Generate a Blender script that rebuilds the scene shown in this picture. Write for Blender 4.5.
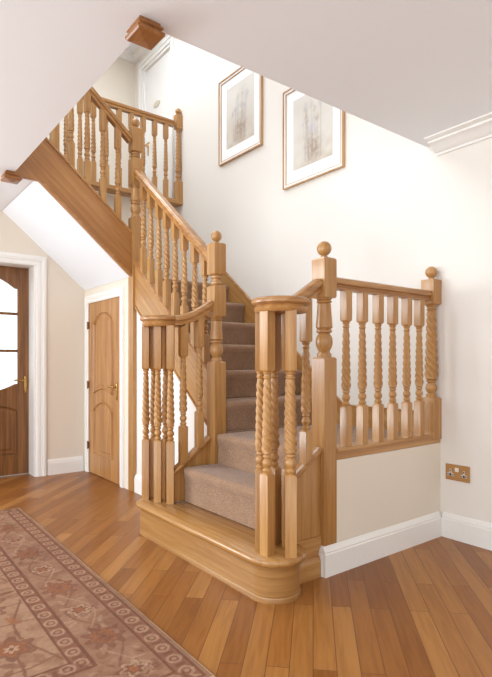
import bpy, math, random
import numpy as np
from mathutils import Vector, Matrix
random.seed(4)
for o in list(bpy.data.objects): bpy.data.objects.remove(o)
S = bpy.context.scene
COL = S.collection
PI = math.pi
R = math.radians

# ---------------------------------------------------------------- camera
TH = math.atan2(676, 522)
cam_d = bpy.data.cameras.new('camera')
cam = bpy.data.objects.new('camera', cam_d); COL.objects.link(cam)
cam.location = (0, 0, 1.08); cam.rotation_euler = (PI/2, 0, TH)
cam_d.sensor_fit = 'HORIZONTAL'; cam_d.sensor_width = 36
cam_d.lens = 36*522/492; cam_d.shift_y = 23.5/492
cam_d.clip_start = 0.05
S.camera = cam

# ---------------------------------------------------------------- world, lights, exposure
w = bpy.data.worlds.new('daylight'); S.world = w; w.use_nodes = True
bg = w.node_tree.nodes['Background']
bg.inputs[0].default_value = (0.88, 0.955, 1.0, 1); bg.inputs[1].default_value = 1.6
def area(name, loc, tgt, sx, sy, power, col):
    l = bpy.data.lights.new(name, 'AREA'); l.shape = 'RECTANGLE'; l.size = sx; l.size_y = sy
    l.energy = power; l.color = col
    o = bpy.data.objects.new(name, l); COL.objects.link(o); o.location = loc
    o.rotation_euler = (Vector(tgt)-Vector(loc)).to_track_quat('-Z', 'Y').to_euler()
    return o
area('window_daylight', (-5.16, -1.55, 1.50), (-1.2, 1.6, 1.1), 1.75, 1.25, 68, (0.87, 0.95, 1.0))
area('open_side_fill', (-1.4, -2.5, 1.35), (-2.2, 2.0, 1.0), 3.0, 1.8, 40, (0.87, 0.95, 1.0))  # soft lamp added across the open side of the room, behind the camera
sk = area('upstairs_window_daylight', (-3.45, -.75, 4.25), (-2.3, 2.95, 1.3), 1.5, 1.0, 33, (0.82, 0.92, 1.0))
sk.data.spread = R(140)
area('skylight_daylight', (-4.9, 1.65, 5.05), (-4.9, 1.75, 2.4), 1.2, 1.1, 30, (0.82, 0.92, 1.0))
area('landing_fill_light', (.9, .9, 3.9), (-4.6, 2.0, 3.2), 1.2, 1.2, 24, (0.95, 0.97, 1.0))  # added fill lamp that brightens the upstairs woodwork; there is no window here
S.view_settings.view_transform = 'Standard'
try: S.view_settings.look = 'None'
except Exception: pass
S.view_settings.gamma = 1.0
S.view_settings.use_curve_mapping = False
S.view_settings.exposure = 0.52

# ---------------------------------------------------------------- materials
def lin(c):
    f = lambda v: (v/255/12.92) if v/255 <= .04045 else ((v/255+.055)/1.055)**2.4
    return (f(c[0]), f(c[1]), f(c[2]), 1)
def newmat(name):
    m = bpy.data.materials.new(name); m.use_nodes = True
    nt = m.node_tree; b = nt.nodes['Principled BSDF']
    return m, nt, b
def N(nt, t, **k):
    n = nt.nodes.new(t)
    for a, v in k.items(): setattr(n, a, v)
    return n
def ramp(nt, fac, stops):
    r = N(nt, 'ShaderNodeValToRGB'); e = r.color_ramp.elements
    while len(e) < len(stops): e.new(0.5)
    for i, (p, c) in enumerate(stops): e[i].position = p; e[i].color = c
    nt.links.new(fac, r.inputs[0]); return r.outputs[0]
def oak(name, dark, mid, light, axis='z', slope=0.0, rough=0.36):
    """stained oak with its grain along an axis; slope turns the grain in the plane of the board"""
    m, nt, b = newmat(name); L = nt.links.new
    tc = N(nt, 'ShaderNodeTexCoord'); oi = N(nt, 'ShaderNodeObjectInfo')
    ml = N(nt, 'ShaderNodeMath', operation='MULTIPLY'); ml.inputs[1].default_value = 37.0
    L(oi.outputs['Random'], ml.inputs[0])
    ad = N(nt, 'ShaderNodeVectorMath', operation='ADD'); L(tc.outputs['Object'], ad.inputs[0]); L(ml.outputs[0], ad.inputs[1])
    m1 = N(nt, 'ShaderNodeMapping')
    m1.inputs['Rotation'].default_value = {'x': (0, slope, 0), 'y': (slope, 0, 0), 'z': (0, 0, 0), 'h': (0, 0, 0)}[axis]
    L(ad.outputs[0], m1.inputs[0])
    m2 = N(nt, 'ShaderNodeMapping')
    sc = {'x': (1.1, 24, 24), 'y': (24, 1.1, 24), 'z': (24, 24, 1.1), 'h': (1.1, 1.1, 30)}[axis]
    m2.inputs['Scale'].default_value = sc; L(m1.outputs[0], m2.inputs[0])
    n1 = N(nt, 'ShaderNodeTexNoise'); n1.inputs['Scale'].default_value = 1.4; n1.inputs['Detail'].default_value = 5
    n1.inputs['Distortion'].default_value = .6; L(m2.outputs[0], n1.inputs['Vector'])
    c1 = ramp(nt, n1.outputs[0], [(.30, lin(dark)), (.5, lin(mid)), (.72, lin(light))])
    n2 = N(nt, 'ShaderNodeTexNoise'); n2.inputs['Scale'].default_value = 9; n2.inputs['Detail'].default_value = 3
    L(m2.outputs[0], n2.inputs['Vector'])
    c2 = ramp(nt, n2.outputs[0], [(.35, (.74, .70, .66, 1)), (.55, (1, 1, 1, 1))])
    mx = N(nt, 'ShaderNodeMixRGB', blend_type='MULTIPLY'); mx.inputs[0].default_value = .5
    L(c1, mx.inputs[1]); L(c2, mx.inputs[2]); L(mx.outputs[0], b.inputs['Base Color'])
    b.inputs['Roughness'].default_value = rough
    b.inputs['Coat Weight'].default_value = .25; b.inputs['Coat Roughness'].default_value = .22
    bp = N(nt, 'ShaderNodeBump'); bp.inputs['Strength'].default_value = .08; bp.inputs['Distance'].default_value = .004
    L(n2.outputs[0], bp.inputs['Height']); L(bp.outputs[0], b.inputs['Normal'])
    return m
OD, OM, OL = (168, 117, 62), (182, 132, 75), (195, 149, 92)
oak_z = oak('oak_upright_grain', OD, OM, OL, 'z')
oak_x = oak('oak_cross_grain', OD, OM, OL, 'x')
oak_y = oak('oak_depth_grain', OD, OM, OL, 'y')
oak_s2 = oak('oak_raking_grain_x', OD, OM, OL, 'x', -math.atan(.81))
oak_s3 = oak('oak_raking_grain_y', (156, 102, 52), (168, 114, 62), (180, 128, 74), 'y', math.atan(.866))
rail_x = oak('oak_rail_grain_x', (156, 100, 50), (178, 124, 68), (200, 150, 92), 'x', 0, .3)
rail_y = oak('oak_rail_grain_y', (158, 106, 54), (177, 125, 70), (195, 148, 92), 'y', 0, .3)
riser_oak = oak('oak_bent_riser', (150, 104, 55), (165, 119, 67), (177, 134, 80), 'h', 0, .3)
tread_oak = oak('oak_step_varnished', (158, 110, 58), (174, 126, 70), (190, 144, 88), 'x', 0, .25)
door_oak = oak('oak_door_light', (160, 106, 56), (180, 128, 74), (196, 146, 92), 'z', 0, .42)
door_dark = oak('oak_door_dark', (94, 54, 20), (122, 76, 33), (148, 98, 52), 'z', 0, .38)
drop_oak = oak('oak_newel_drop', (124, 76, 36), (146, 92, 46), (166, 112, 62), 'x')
frame_oak = oak('oak_picture_frame', (176, 130, 82), (200, 156, 108), (214, 176, 130), 'z', 0, .35)

def paint(name, c, rough=.6, bump=.03, scale=180):
    m, nt, b = newmat(name); L = nt.links.new
    tc = N(nt, 'ShaderNodeTexCoord'); n = N(nt, 'ShaderNodeTexNoise'); n.inputs['Scale'].default_value = scale
    L(tc.outputs['Object'], n.inputs['Vector'])
    c0 = lin(c); c1 = tuple(v*.975 for v in c0[:3])+(1,)
    L(ramp(nt, n.outputs[0], [(.3, c1), (.7, c0)]), b.inputs['Base Color'])
    bp = N(nt, 'ShaderNodeBump'); bp.inputs['Strength'].default_value = bump; bp.inputs['Distance'].default_value = .002
    L(n.outputs[0], bp.inputs['Height']); L(bp.outputs[0], b.inputs['Normal'])
    b.inputs['Roughness'].default_value = rough
    return m
wall_m = paint('magnolia_wall_paint', (231, 219, 203), .75)
wall2_m = paint('pale_cream_stair_wall_paint', (234, 226, 217), .75)
ceil_m = paint('white_ceiling_paint', (240, 242, 246), .8)
trim_m = paint('white_gloss_trim_paint', (242, 238, 233), .32, .01, 60)
brass = paint('polished_brass', (206, 164, 96), .25, .0, 30)
brass.node_tree.nodes['Principled BSDF'].inputs['Metallic'].default_value = .9
dark_metal = paint('bronzed_hinge_metal', (112, 72, 44), .4, .0, 30)
dark_metal.node_tree.nodes['Principled BSDF'].inputs['Metallic'].default_value = .6
white_plastic = paint('white_plastic', (236, 230, 222), .3, .0, 30)
hole_m = paint('dark_socket_slot', (40, 26, 20), .6, .0, 30)
plaque_m = paint('beige_ceramic_plaque', (214, 200, 180), .5, .02, 40)
mount_m = paint('white_card_mount', (246, 243, 240), .8, .0, 60)

def carpet_mat():
    m, nt, b = newmat('taupe_carpet_pile'); L = nt.links.new
    tc = N(nt, 'ShaderNodeTexCoord'); n = N(nt, 'ShaderNodeTexNoise'); n.inputs['Scale'].default_value = 260; n.inputs['Detail'].default_value = 4
    n3 = N(nt, 'ShaderNodeTexNoise'); n3.inputs['Scale'].default_value = 14
    L(tc.outputs['Object'], n.inputs['Vector']); L(tc.outputs['Object'], n3.inputs['Vector'])
    c = ramp(nt, n.outputs[0], [(.3, lin((126, 92, 68))), (.52, lin((158, 124, 99))), (.72, lin((186, 156, 128)))])
    c3 = ramp(nt, n3.outputs[0], [(.35, (.9, .9, .9, 1)), (.65, (1, 1, 1, 1))])
    mx = N(nt, 'ShaderNodeMixRGB', blend_type='MULTIPLY'); mx.inputs[0].default_value = 1
    L(c, mx.inputs[1]); L(c3, mx.inputs[2]); L(mx.outputs[0], b.inputs['Base Color'])
    b.inputs['Roughness'].default_value = .95; b.inputs['Sheen Weight'].default_value = .2
    b.inputs['Specular IOR Level'].default_value = .1
    bp = N(nt, 'ShaderNodeBump'); bp.inputs['Strength'].default_value = .6; bp.inputs['Distance'].default_value = .004
    L(n.outputs[0], bp.inputs['Height']); L(bp.outputs[0], b.inputs['Normal'])
    return m
carpet_m = carpet_mat()

def floor_mat():
    m, nt, b = newmat('oak_strip_floor'); L = nt.links.new
    tc = N(nt, 'ShaderNodeTexCoord')
    mp = N(nt, 'ShaderNodeMapping'); mp.inputs['Rotation'].default_value = (0, 0, R(45)); L(tc.outputs['Object'], mp.inputs[0])
    br = N(nt, 'ShaderNodeTexBrick'); br.offset = .37; br.offset_frequency = 2
    br.inputs['Color1'].default_value = (0, 0, 0, 1); br.inputs['Color2'].default_value = (1, 1, 1, 1)
    br.inputs['Mortar'].default_value = (.5, .5, .5, 1)
    br.inputs['Scale'].default_value = 1; br.inputs['Brick Width'].default_value = .78; br.inputs['Row Height'].default_value = .083
    br.inputs['Mortar Size'].default_value = .0016; br.inputs['Mortar Smooth'].default_value = .1
    L(mp.outputs[0], br.inputs['Vector'])
    pc = ramp(nt, br.outputs['Color'], [(.0, lin((134, 80, 30))), (.35, lin((146, 91, 38))), (.7, lin((156, 101, 46))), (1., lin((170, 117, 60)))])
    # grain, shifted from board to board
    sep = N(nt, 'ShaderNodeVectorMath', operation='ADD'); L(mp.outputs[0], sep.inputs[0])
    mul = N(nt, 'ShaderNodeVectorMath', operation='SCALE'); mul.inputs['Scale'].default_value = 9; L(br.outputs['Color'], mul.inputs[0]); L(mul.outputs[0], sep.inputs[1])
    m2 = N(nt, 'ShaderNodeMapping'); m2.inputs['Scale'].default_value = (1.6, 22, 1); L(sep.outputs[0], m2.inputs[0])
    n1 = N(nt, 'ShaderNodeTexNoise'); n1.inputs['Scale'].default_value = 2.2; n1.inputs['Detail'].default_value = 6; n1.inputs['Distortion'].default_value = .8
    L(m2.outputs[0], n1.inputs['Vector'])
    g = ramp(nt, n1.outputs[0], [(.33, (.80, .74, .68, 1)), (.6, (1.04, 1.03, 1.02, 1))])
    mx = N(nt, 'ShaderNodeMixRGB', blend_type='MULTIPLY'); mx.inputs[0].default_value = .9; L(pc, mx.inputs[1]); L(g, mx.inputs[2])
    mo = N(nt, 'ShaderNodeMixRGB', blend_type='MIX'); L(br.outputs['Fac'], mo.inputs[0]); L(mx.outputs[0], mo.inputs[1]); mo.inputs[2].default_value = lin((104, 60, 30))
    L(mo.outputs[0], b.inputs['Base Color'])
    b.inputs['Roughness'].default_value = .38
    b.inputs['Specular IOR Level'].default_value = .35; b.inputs['Coat Weight'].default_value = .08; b.inputs['Coat Roughness'].default_value = .3
    return m
floor_m = floor_mat()

def vcol_mat(name, attr, rough=.9, bump=0):
    m, nt, b = newmat(name); L = nt.links.new
    a = N(nt, 'ShaderNodeAttribute'); a.attribute_name = attr
    L(a.outputs['Color'], b.inputs['Base Color']); b.inputs['Roughness'].default_value = rough
    if bump:
        tc = N(nt, 'ShaderNodeTexCoord'); n = N(nt, 'ShaderNodeTexNoise'); n.inputs['Scale'].default_value = 320
        L(tc.outputs['Object'], n.inputs['Vector'])
        bp = N(nt, 'ShaderNodeBump'); bp.inputs['Strength'].default_value = bump; bp.inputs['Distance'].default_value = .003
        L(n.outputs[0], bp.inputs['Height']); L(bp.outputs[0], b.inputs['Normal'])
        b.inputs['Specular IOR Level'].default_value = .15
    return m
def glass_mat():
    m, nt, b = newmat('door_glass'); L = nt.links.new
    out = nt.nodes['Material Output']
    t = N(nt, 'ShaderNodeBsdfTransparent'); t.inputs[0].default_value = (.96, .98, .98, 1)
    g = N(nt, 'ShaderNodeBsdfGlossy'); g.inputs['Roughness'].default_value = .05
    mx = N(nt, 'ShaderNodeMixShader'); mx.inputs[0].default_value = .06
    L(t.outputs[0], mx.inputs[1]); L(g.outputs[0], mx.inputs[2]); L(mx.outputs[0], out.inputs[0])
    return m
glass_m = glass_mat()

# ---------------------------------------------------------------- mesh helpers
class MB:
    def __init__(s): s.v = []; s.f = []
    def add(s, vs, fs):
        k = len(s.v); s.v += [tuple(p) for p in vs]; s.f += [tuple(i+k for i in f) for f in fs]; return s
    def box(s, x0, x1, y0, y1, z0, z1):
        return s.add([(x0,y0,z0),(x1,y0,z0),(x1,y1,z0),(x0,y1,z0),(x0,y0,z1),(x1,y0,z1),(x1,y1,z1),(x0,y1,z1)],
                     [(3,2,1,0),(4,5,6,7),(0,1,5,4),(1,2,6,5),(2,3,7,6),(3,0,4,7)])
    def prism(s, poly, axis, a, b):
        """poly in the two other axes (x: (y,z), y: (x,z), z: (x,y)); extruded from a to b"""
        def P(p, t): return {'x': (t, p[0], p[1]), 'y': (p[0], t, p[1]), 'z': (p[0], p[1], t)}[axis]
        n = len(poly)
        vs = [P(p, a) for p in poly]+[P(p, b) for p in poly]
        fs = [tuple(range(n))[::-1], tuple(range(n, 2*n))]+[(i, (i+1) % n, (i+1) % n+n, i+n) for i in range(n)]
        return s.add(vs, fs)
    def strip(s, rings, closed_ring=True, caps=True):
        n = len(rings[0]); vs = [p for r in rings for p in r]; fs = []
        for i in range(len(rings)-1):
            for j in range(n if closed_ring else n-1):
                k = (j+1) % n
                fs.append((i*n+j, i*n+k, (i+1)*n+k, (i+1)*n+j))
        if caps: fs += [tuple(range(n))[::-1], tuple(range((len(rings)-1)*n, len(rings)*n))]
        return s.add(vs, fs)
    def turned(s, prof, cx=0, cy=0, n=40):
        """prof: list of (z, radius, squareness 0..1, lobe depth, phase)"""
        rings = []
        for z, r, q, lobe, ph in prof:
            ring = []
            for k in range(n):
                t = 2*PI*k/n
                sq = r/max(abs(math.cos(t)), abs(math.sin(t)))
                rr = r*(1+lobe*math.cos(4*(t-ph)))*(1-q)+sq*q
                ring.append((cx+rr*math.cos(t), cy+rr*math.sin(t), z))
            rings.append(ring)
        return s.strip(rings)
    def sweep(s, prof, path, closed=False, up=Vector((0, 0, 1))):
        """prof: (side, up) points; path: 3-D points"""
        P = [Vector(p) for p in path]; rings = []; m = len(P)
        for i, p in enumerate(P):
            if closed: a, b = P[(i-1) % m], P[(i+1) % m]
            else: a, b = P[max(i-1, 0)], P[min(i+1, m-1)]
            d0 = (p-a).normalized() if (p-a).length > 1e-6 else (b-p).normalized()
            d1 = (b-p).normalized() if (b-p).length > 1e-6 else d0
            t = (d0+d1).normalized(); k = 1/max(.35, t.dot(d0))
            sd = t.cross(up).normalized(); u = sd.cross(t).normalized()
            # widen in the plane of the turn
            turn = (d1-d0)
            ks = k if abs(turn.dot(sd)) > abs(turn.dot(u)) else 1
            ku = k if abs(turn.dot(u)) >= abs(turn.dot(sd)) and turn.length > 1e-6 else 1
            rings.append([tuple(p+sd*(x*ks)+u*(y*ku)) for x, y in prof])
        if closed: rings.append(rings[0])
        return s.strip(rings, True, not closed)
WL = {}
def link(name, data, loc, parent=None):
    o = bpy.data.objects.new(name, data); COL.objects.link(o)
    loc = Vector(loc); WL[o.name] = loc
    if parent is not None:
        o.parent = parent; o.location = loc-WL[parent.name]
    else: o.location = loc
    return o
def tag(o, label=None, cat=None, group=None, kind=None):
    if label: o['label'] = label
    if cat: o['category'] = cat
    if group: o['group'] = group
    if kind: o['kind'] = kind
    return o
def finish(me, smooth):
    me.validate()
    if smooth:
        me.polygons.foreach_set('use_smooth', [True]*len(me.polygons))
        try: me.set_sharp_from_angle(angle=R(smooth))
        except Exception: pass
def obj(name, mb, mat, parent=None, smooth=35, bevel=0, origin=None):
    v = np.array(mb.v); c = Vector(origin) if origin is not None else Vector(((v[:,0].min()+v[:,0].max())/2, (v[:,1].min()+v[:,1].max())/2, v[:,2].min()))
    me = bpy.data.meshes.new(name); me.from_pydata([tuple(p) for p in (v-np.array(c))], [], mb.f)
    finish(me, smooth); me.materials.append(mat)
    o = link(name, me, c, parent)
    if bevel:
        b = o.modifiers.new('edge', 'BEVEL'); b.width = bevel; b.segments = 2; b.limit_method = 'ANGLE'; b.angle_limit = R(50)
    return o
def empty(name, loc, label, cat, group=None, kind=None):
    o = link(name, None, loc); o.empty_display_size = .1
    return tag(o, label, cat, group, kind)
def struct(name, mb, mat, label=None, **k):
    o = obj(name, mb, mat, **k); o['kind'] = 'structure'
    if label: o['label'] = label
    return o

# ---------------------------------------------------------------- room shell
XW, YW = -5.10, 2.957        # left wall face, back wall face
CZ, FZ = 2.45, 2.80         # ground-floor ceiling, first-floor level
XR, YB = 2.2, -2.6          # right wall, open side
CX, CY = -1.93, .98         # corner of the stairwell opening
SL3 = .866

struct('floor', MB().box(XW-.32, XR, YB, YW, -.05, 0), floor_m, smooth=0, origin=(0, 0, 0))
mb = MB()
mb.box(XW, XR, YB, CY, CZ, FZ); mb.box(CX, XR, CY, YW, CZ, FZ); mb.box(XW, -4.08, CY, 1.136, CZ, CZ+.04)
struct('ceiling', mb, ceil_m, 'flat white ceiling around the stairwell opening', smooth=0)
# sloping plastered underside of the upper flight
zs = lambda y: 1.79+SL3*(1.91-y)
struct('ceiling_slope', MB().prism([(1.905, zs(1.905)), (1.136, zs(1.136)), (1.136, zs(1.136)+.03), (1.905, zs(1.905)+.03)], 'x', XW, -4.058), ceil_m,
       'sloping white underside of the upper flight above the two doors', smooth=0)
# left wall with the opening for door 1
D1a, D1b, D1h = .680, 1.446, 2.006
mb = MB()
WY0, WY1, WZ0, WZ1 = -2.45, -.65, .86, 2.14
mb.box(XW-.30, XW, YB, WY0, 0, CZ); mb.box(XW-.30, XW, WY1, D1a, 0, CZ); mb.box(XW-.30, XW, WY0, WY1, 0, WZ0); mb.box(XW-.30, XW, WY0, WY1, WZ1, CZ); mb.box(XW-.30, XW, D1b, YW+.1, 0, CZ); mb.box(XW-.30, XW, D1a, D1b, D1h, CZ)
mb.box(XW-.30, XW, CY, YW+.1, CZ, FZ)
struct('wall_left', mb, wall_m, smooth=0)
# back wall, two storeys, with the opening of the upstairs door
U0, U1, UH, TOPZ, XL2 = -5.93, -5.22, 4.72, 4.97, -6.14
mb = MB()
mb.box(XW, XR, YW, YW+.12, 0, FZ)
mb.box(U1, XR, YW, YW+.12, FZ, TOPZ); mb.box(XL2, U0, YW, YW+.12, FZ, TOPZ); mb.box(U0, U1, YW, YW+.12, UH, TOPZ)
struct('wall_back', mb, wall2_m, smooth=0)
struct('wall_right', MB().box(XR, XR+.1, 1.2, YW, 0, CZ), wall_m, smooth=0)
struct('floor_landing', MB().box(XL2, XW-.301, 0, YW, FZ-.2, FZ).box(XW-.30, XW-.001, -.9, YW, FZ, FZ+.002), carpet_m, 'upstairs landing floor', smooth=0)
struct('wall_landing', MB().box(XL2-.1, XL2, -.9, YW, FZ, TOPZ), wall_m, 'beige upstairs wall left of the white door', smooth=0)
struct('wall_upstairs_front', MB().box(XL2, XR, -1.0, -.9, FZ+.001, TOPZ).box(1.2, 1.3, -.9, YW, FZ+.001, TOPZ), wall_m, 'upstairs walls around the landing', smooth=0)
mb = MB(); K0, K1, K2, K3 = -5.3, -3.9, 1.05, 2.45
mb.box(XL2, K0, -.9, YW, TOPZ, TOPZ+.2); mb.box(K1, 1.3, -.9, YW, TOPZ, TOPZ+.2)
mb.box(K0, K1, -.9, K2, TOPZ, TOPZ+.2); mb.box(K0, K1, K3, YW, TOPZ, TOPZ+.2)
struct('ceiling_upstairs', mb, ceil_m, 'upstairs ceiling with a roof light over the stairwell', smooth=0)

COVE = [(0, 0), (0, -.078), (.010, -.078), (.010, -.064), (.020, -.062), (.032, -.052), (.046, -.037), (.064, -.027), (.072, -.026), (.072, -.013), (.082, -.013), (.090, -.009), (.100, -.009), (.100, 0)]
def coving(mb, axis, a, b, wallpos, sign, top, s=1.0):
    return mb.prism([(wallpos+sign*p[0]*s, top+p[1]*s) for p in COVE], axis, a, b)
mb = MB()
mb.prism([(YW-x*1.45, CZ+z) for x, z in COVE], 'x', -1.862, XR)
struct('trim_1', mb, trim_m, 'white moulded coving along the top of the back wall', smooth=30)
mb = MB(); mb.prism([(XL2+x, TOPZ+z) for x, z in COVE], 'y', -.9, YW)
mb.prism([(YW-x, TOPZ+z) for x, z in COVE], 'x', XL2, -4.0)
struct('trim_2', mb, trim_m, 'white coving upstairs', smooth=30)

# wall under the second flight, cupboard wall, dwarf wall
zt2 = lambda x: 1.861-.81*(x+3.951)       # top of the middle outer string
zb2 = lambda x: zt2(x)-.365
mb = MB().prism([(-4.01, 0), (-2.891, 0), (-2.891, zb2(-2.891)+.02), (-4.01, zb2(-4.01)+.02)], 'y', 1.935, 1.985)
struct('wall_spandrel', mb, trim_m, 'white wall below the middle flight of the staircase', smooth=0)
D2a, D2b, D2h = -4.995, -4.258, 1.652
mb = MB()
mb.box(XW, D2a-.003, 1.91, 1.98, 0, 1.80); mb.box(D2b+.003, -4.10, 1.91, 1.98, 0, 1.80); mb.box(D2a-.003, D2b+.003, 1.91, 1.98, D2h+.004, 1.80)
struct('wall_cupboard', mb, wall_m, 'wall around the cupboard door under the stairs', smooth=0)
struct('wall_dwarf', MB().box(-1.935, -1.840, 2.012, YW, 0, .575), wall_m, 'low wall under the balustrade of the quarter landing', smooth=0)

# skirtings
SK = [(0, 0), (.020, 0), (.020, .112), (.016, .118), (.017, .124), (.013, .134), (.007, .141), (.004, .148), (0, .150)]
def skirt_x(x0, x1, y, side=-1): return MB().prism([(y+side*a, z) for a, z in SK], 'x', x0, x1)
def skirt_y(y0, y1, x, side=1): return MB().prism([(x+side*a, z) for a, z in SK], 'y', y0, y1)
bd = skirt_y(1.906, YW-.0205, -1.840)
bd.prism([(1.921-a, z) for a, z in SK[::-1]], 'x', -1.868, -1.8405)
struct('baseboard_dwarf', bd, trim_m, 'white skirting along the low wall', smooth=30)
struct('baseboard_back', skirt_x(-1.820, XR, YW), trim_m, 'white skirting along the back wall', smooth=30)
struct('baseboard_left', skirt_y(1.541, 1.888, XW), trim_m, 'short white skirting between the two doors', smooth=30)
struct('baseboard_hall', skirt_y(YB, .588, XW), trim_m, 'white skirting along the left wall beyond the glazed door', smooth=30)
struct('baseboard_spandrel', skirt_x(-4.005, -2.90, 1.934), trim_m, 'white skirting below the middle flight', smooth=30)

# architraves
def architrave(mb, axis, a, b, h, face, sign, wd=.09, th=.022):
    """frame round an opening a..b, height h on a wall plane; axis = axis normal to the wall"""
    def bx(p0, p1, z0, z1, t0, t1):
        lo, hi = sorted((face+sign*t0, face+sign*t1))
        if axis == 'x': mb.box(lo, hi, p0, p1, z0, z1)
        else: mb.box(p0, p1, lo, hi, z0, z1)
    for (i, o, t) in ((0, wd, th*.6), (.008, wd*.35, th*.8), (wd*.45, wd-.006, th), (wd*.62, wd-.012, th*1.25)):
        bx(a-o, a-i, 0, h+o, 0, t); bx(b+i, b+o, 0, h+o, 0, t); bx(a-i, b+i, h+i, h+o, 0, t)
    return mb
mb = architrave(MB(), 'x', D1a, D1b-.002, D1h-.018, XW, 1)
mb.box(XW-.200, XW-.001, D1b-.001, D1b+.0, 0, D1h)      # linings
mb.box(XW-.188, XW+.004, D1b-.022, D1b-.0005, 0, D1h-.001); mb.box(XW-.188, XW+.004, D1a+.0005, D1a+.022, 0, D1h-.001)
mb.box(XW-.188, XW+.004, D1a+.022, D1b-.022, D1h-.022, D1h-.001)
struct('trim_3', mb, trim_m, 'white frame around the dark glazed door', smooth=0, bevel=.002)
mb = architrave(MB(), 'y', D2a, D2b, D2h, 1.91, -1, .076, .016)
struct('trim_4', mb, trim_m, 'white frame around the light oak cupboard door', smooth=0, bevel=.002)
mb = MB()
for (i, o, t) in ((0, .095, .016), (.045, .085, .026)):
    mb.box(U0-o, U0-i, YW-t, YW-.0005, FZ, UH+o); mb.box(U1+i, U1+o*.75, YW-t, YW-.0005, FZ, UH+o); mb.box(U0-i, U1+i, YW-t, YW-.0005, UH+i, UH+o)
mb.box(U0, U0+.03, YW, YW+.1, FZ, UH); mb.box(U1-.03, U1, YW, YW+.1, FZ, UH); mb.box(U0+.03, U1-.03, YW, YW+.1, UH-.03, UH)
struct('trim_5', mb, trim_m, 'white frame around the upstairs door', smooth=0)

mb = MB()
for a, b_ in ((WY0, WY0+.05), (WY1-.05, WY1), ((WY0+WY1)/2-.025, (WY0+WY1)/2+.025)): mb.box(XW-.22, XW-.16, a, b_, WZ0, WZ1)
mb.box(XW-.22, XW-.16, WY0, WY1, WZ0, WZ0+.05); mb.box(XW-.22, XW-.16, WY0, WY1, WZ1-.05, WZ1)
mb.box(XW-.16, XW+.03, WY0-.03, WY1+.03, WZ0-.025, WZ0)
struct('window_1', mb, trim_m, 'white hall window in the left wall', smooth=0)

# ---------------------------------------------------------------- doors
def arch_outline(x0, x1, z0, z1, rise, n=14, wavy_bottom=0):
    pts = [(x0, z0)]
    if wavy_bottom:
        for k in range(1, n): 
            t = k/n; pts.append((x0+(x1-x0)*t, z0+wavy_bottom*math.sin(PI*t)))
    pts.append((x1, z0)); pts.append((x1, z1-rise))
    for k in range(1, n):
        t = k/n; pts.append((x1+(x0-x1)*t, z1-rise+rise*math.sin(PI*t)**.8))
    pts.append((x0, z1-rise)); return pts
def shrink(poly, d):
    cx = sum(p[0] for p in poly)/len(poly); zs_ = [p[1] for p in poly]; cz = (max(zs_)+min(zs_))/2
    w_ = max(abs(p[0]-cx) for p in poly); h_ = (max(zs_)-min(zs_))/2
    return [(cx+(p[0]-cx)*(1-d/w_), cz+(p[1]-cz)*(1-d/h_)) for p in poly]
def raised_panel(mb, axis, poly, face, sign, m=.014, lift=.005):
    """moulding bead round the outline and a raised field inside it"""
    def P(p, t): return (face+sign*t, p[0], p[1]) if axis == 'x' else (p[0], face+sign*t, p[1])
    loops = [(poly, 0), (shrink(poly, m*.4), m*1.1), (shrink(poly, m), m*.3), (shrink(poly, m*1.3), -.004), (shrink(poly, m*2.1), -.004), (shrink(poly, m*3.8), lift)]
    rings = [[P(p, t) for p in pl] for pl, t in loops]
    n = len(poly); vs = [p for r_ in rings for p in r_]; fs = []
    for i in range(len(rings)-1):
        for j in range(n): fs.append((i*n+j, i*n+(j+1) % n, (i+1)*n+(j+1) % n, (i+1)*n+j))
    fs.append(tuple(range((len(rings)-1)*n, len(rings)*n)))
    mb.add(vs, fs)
# door 2: light oak cupboard door
d2 = empty('door_2', ((D2a+D2b)/2, 1.93, 0), 'light oak cupboard door with two arched panels under the stairs', 'door', kind='structure')
leaf = MB().box(D2a, D2b, 1.912, 1.950, .006, D2h)
raised_panel(leaf, 'y', arch_outline(-4.862, -4.418, .78, 1.545, .10, wavy_bottom=.045), 1.911, -1)
raised_panel(leaf, 'y', arch_outline(-4.862, -4.418, .20, .71, .09), 1.911, -1)
obj('leaf', leaf, door_oak, d2, smooth=0)
for z in (1.40, .82, .23):
    h = MB().turned([(0, .007, 0, 0, 0), (.075, .007, 0, 0, 0)], -5.002, 1.900, 12); h.box(-5.012, -4.985, 1.902, 1.911, .004, .071)
    h.v = [(a, b_, c+z) for a, b_, c in h.v]
    obj('hinge', h, dark_metal, d2)
def lever(parent, axis, x, face, z, sgn):
    """sgn: direction the lever points in; face: door surface"""
    def P(a, t, zz): return (a, face-t, zz) if axis == 'y' else (face+t, a, zz)
    pl = MB(); n = 16
    ring = []
    for k in range(n):
        t = 2*PI*k/n; ring.append((.014*math.copysign(abs(math.cos(t))**.6, math.cos(t)), .08*math.copysign(abs(math.sin(t))**.8, math.sin(t))))
    pl.strip([[P(x+a, t, z-.02+b_) for a, b_ in [(c*s, d*s) for c, d in ring]] for t, s in ((.001, 1), (.005, 1), (.008, .88))])
    obj('handle_plate', pl, brass, parent)
    lv = MB(); path = [P(x, .006, z+.02), P(x, .040, z+.02), P(x+sgn*.012, .048, z+.02), P(x+sgn*.05, .050, z+.018), P(x+sgn*.09, .047, z+.024), P(x+sgn*.112, .042, z+.02)]
    circ = [(.008*math.cos(2*PI*k/10), .008*math.sin(2*PI*k/10)) for k in range(10)]
    lv.sweep(circ, path); obj('lever_handle', lv, brass, parent)
lever(d2, 'y', -4.335, 1.910, .84, -1)

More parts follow.
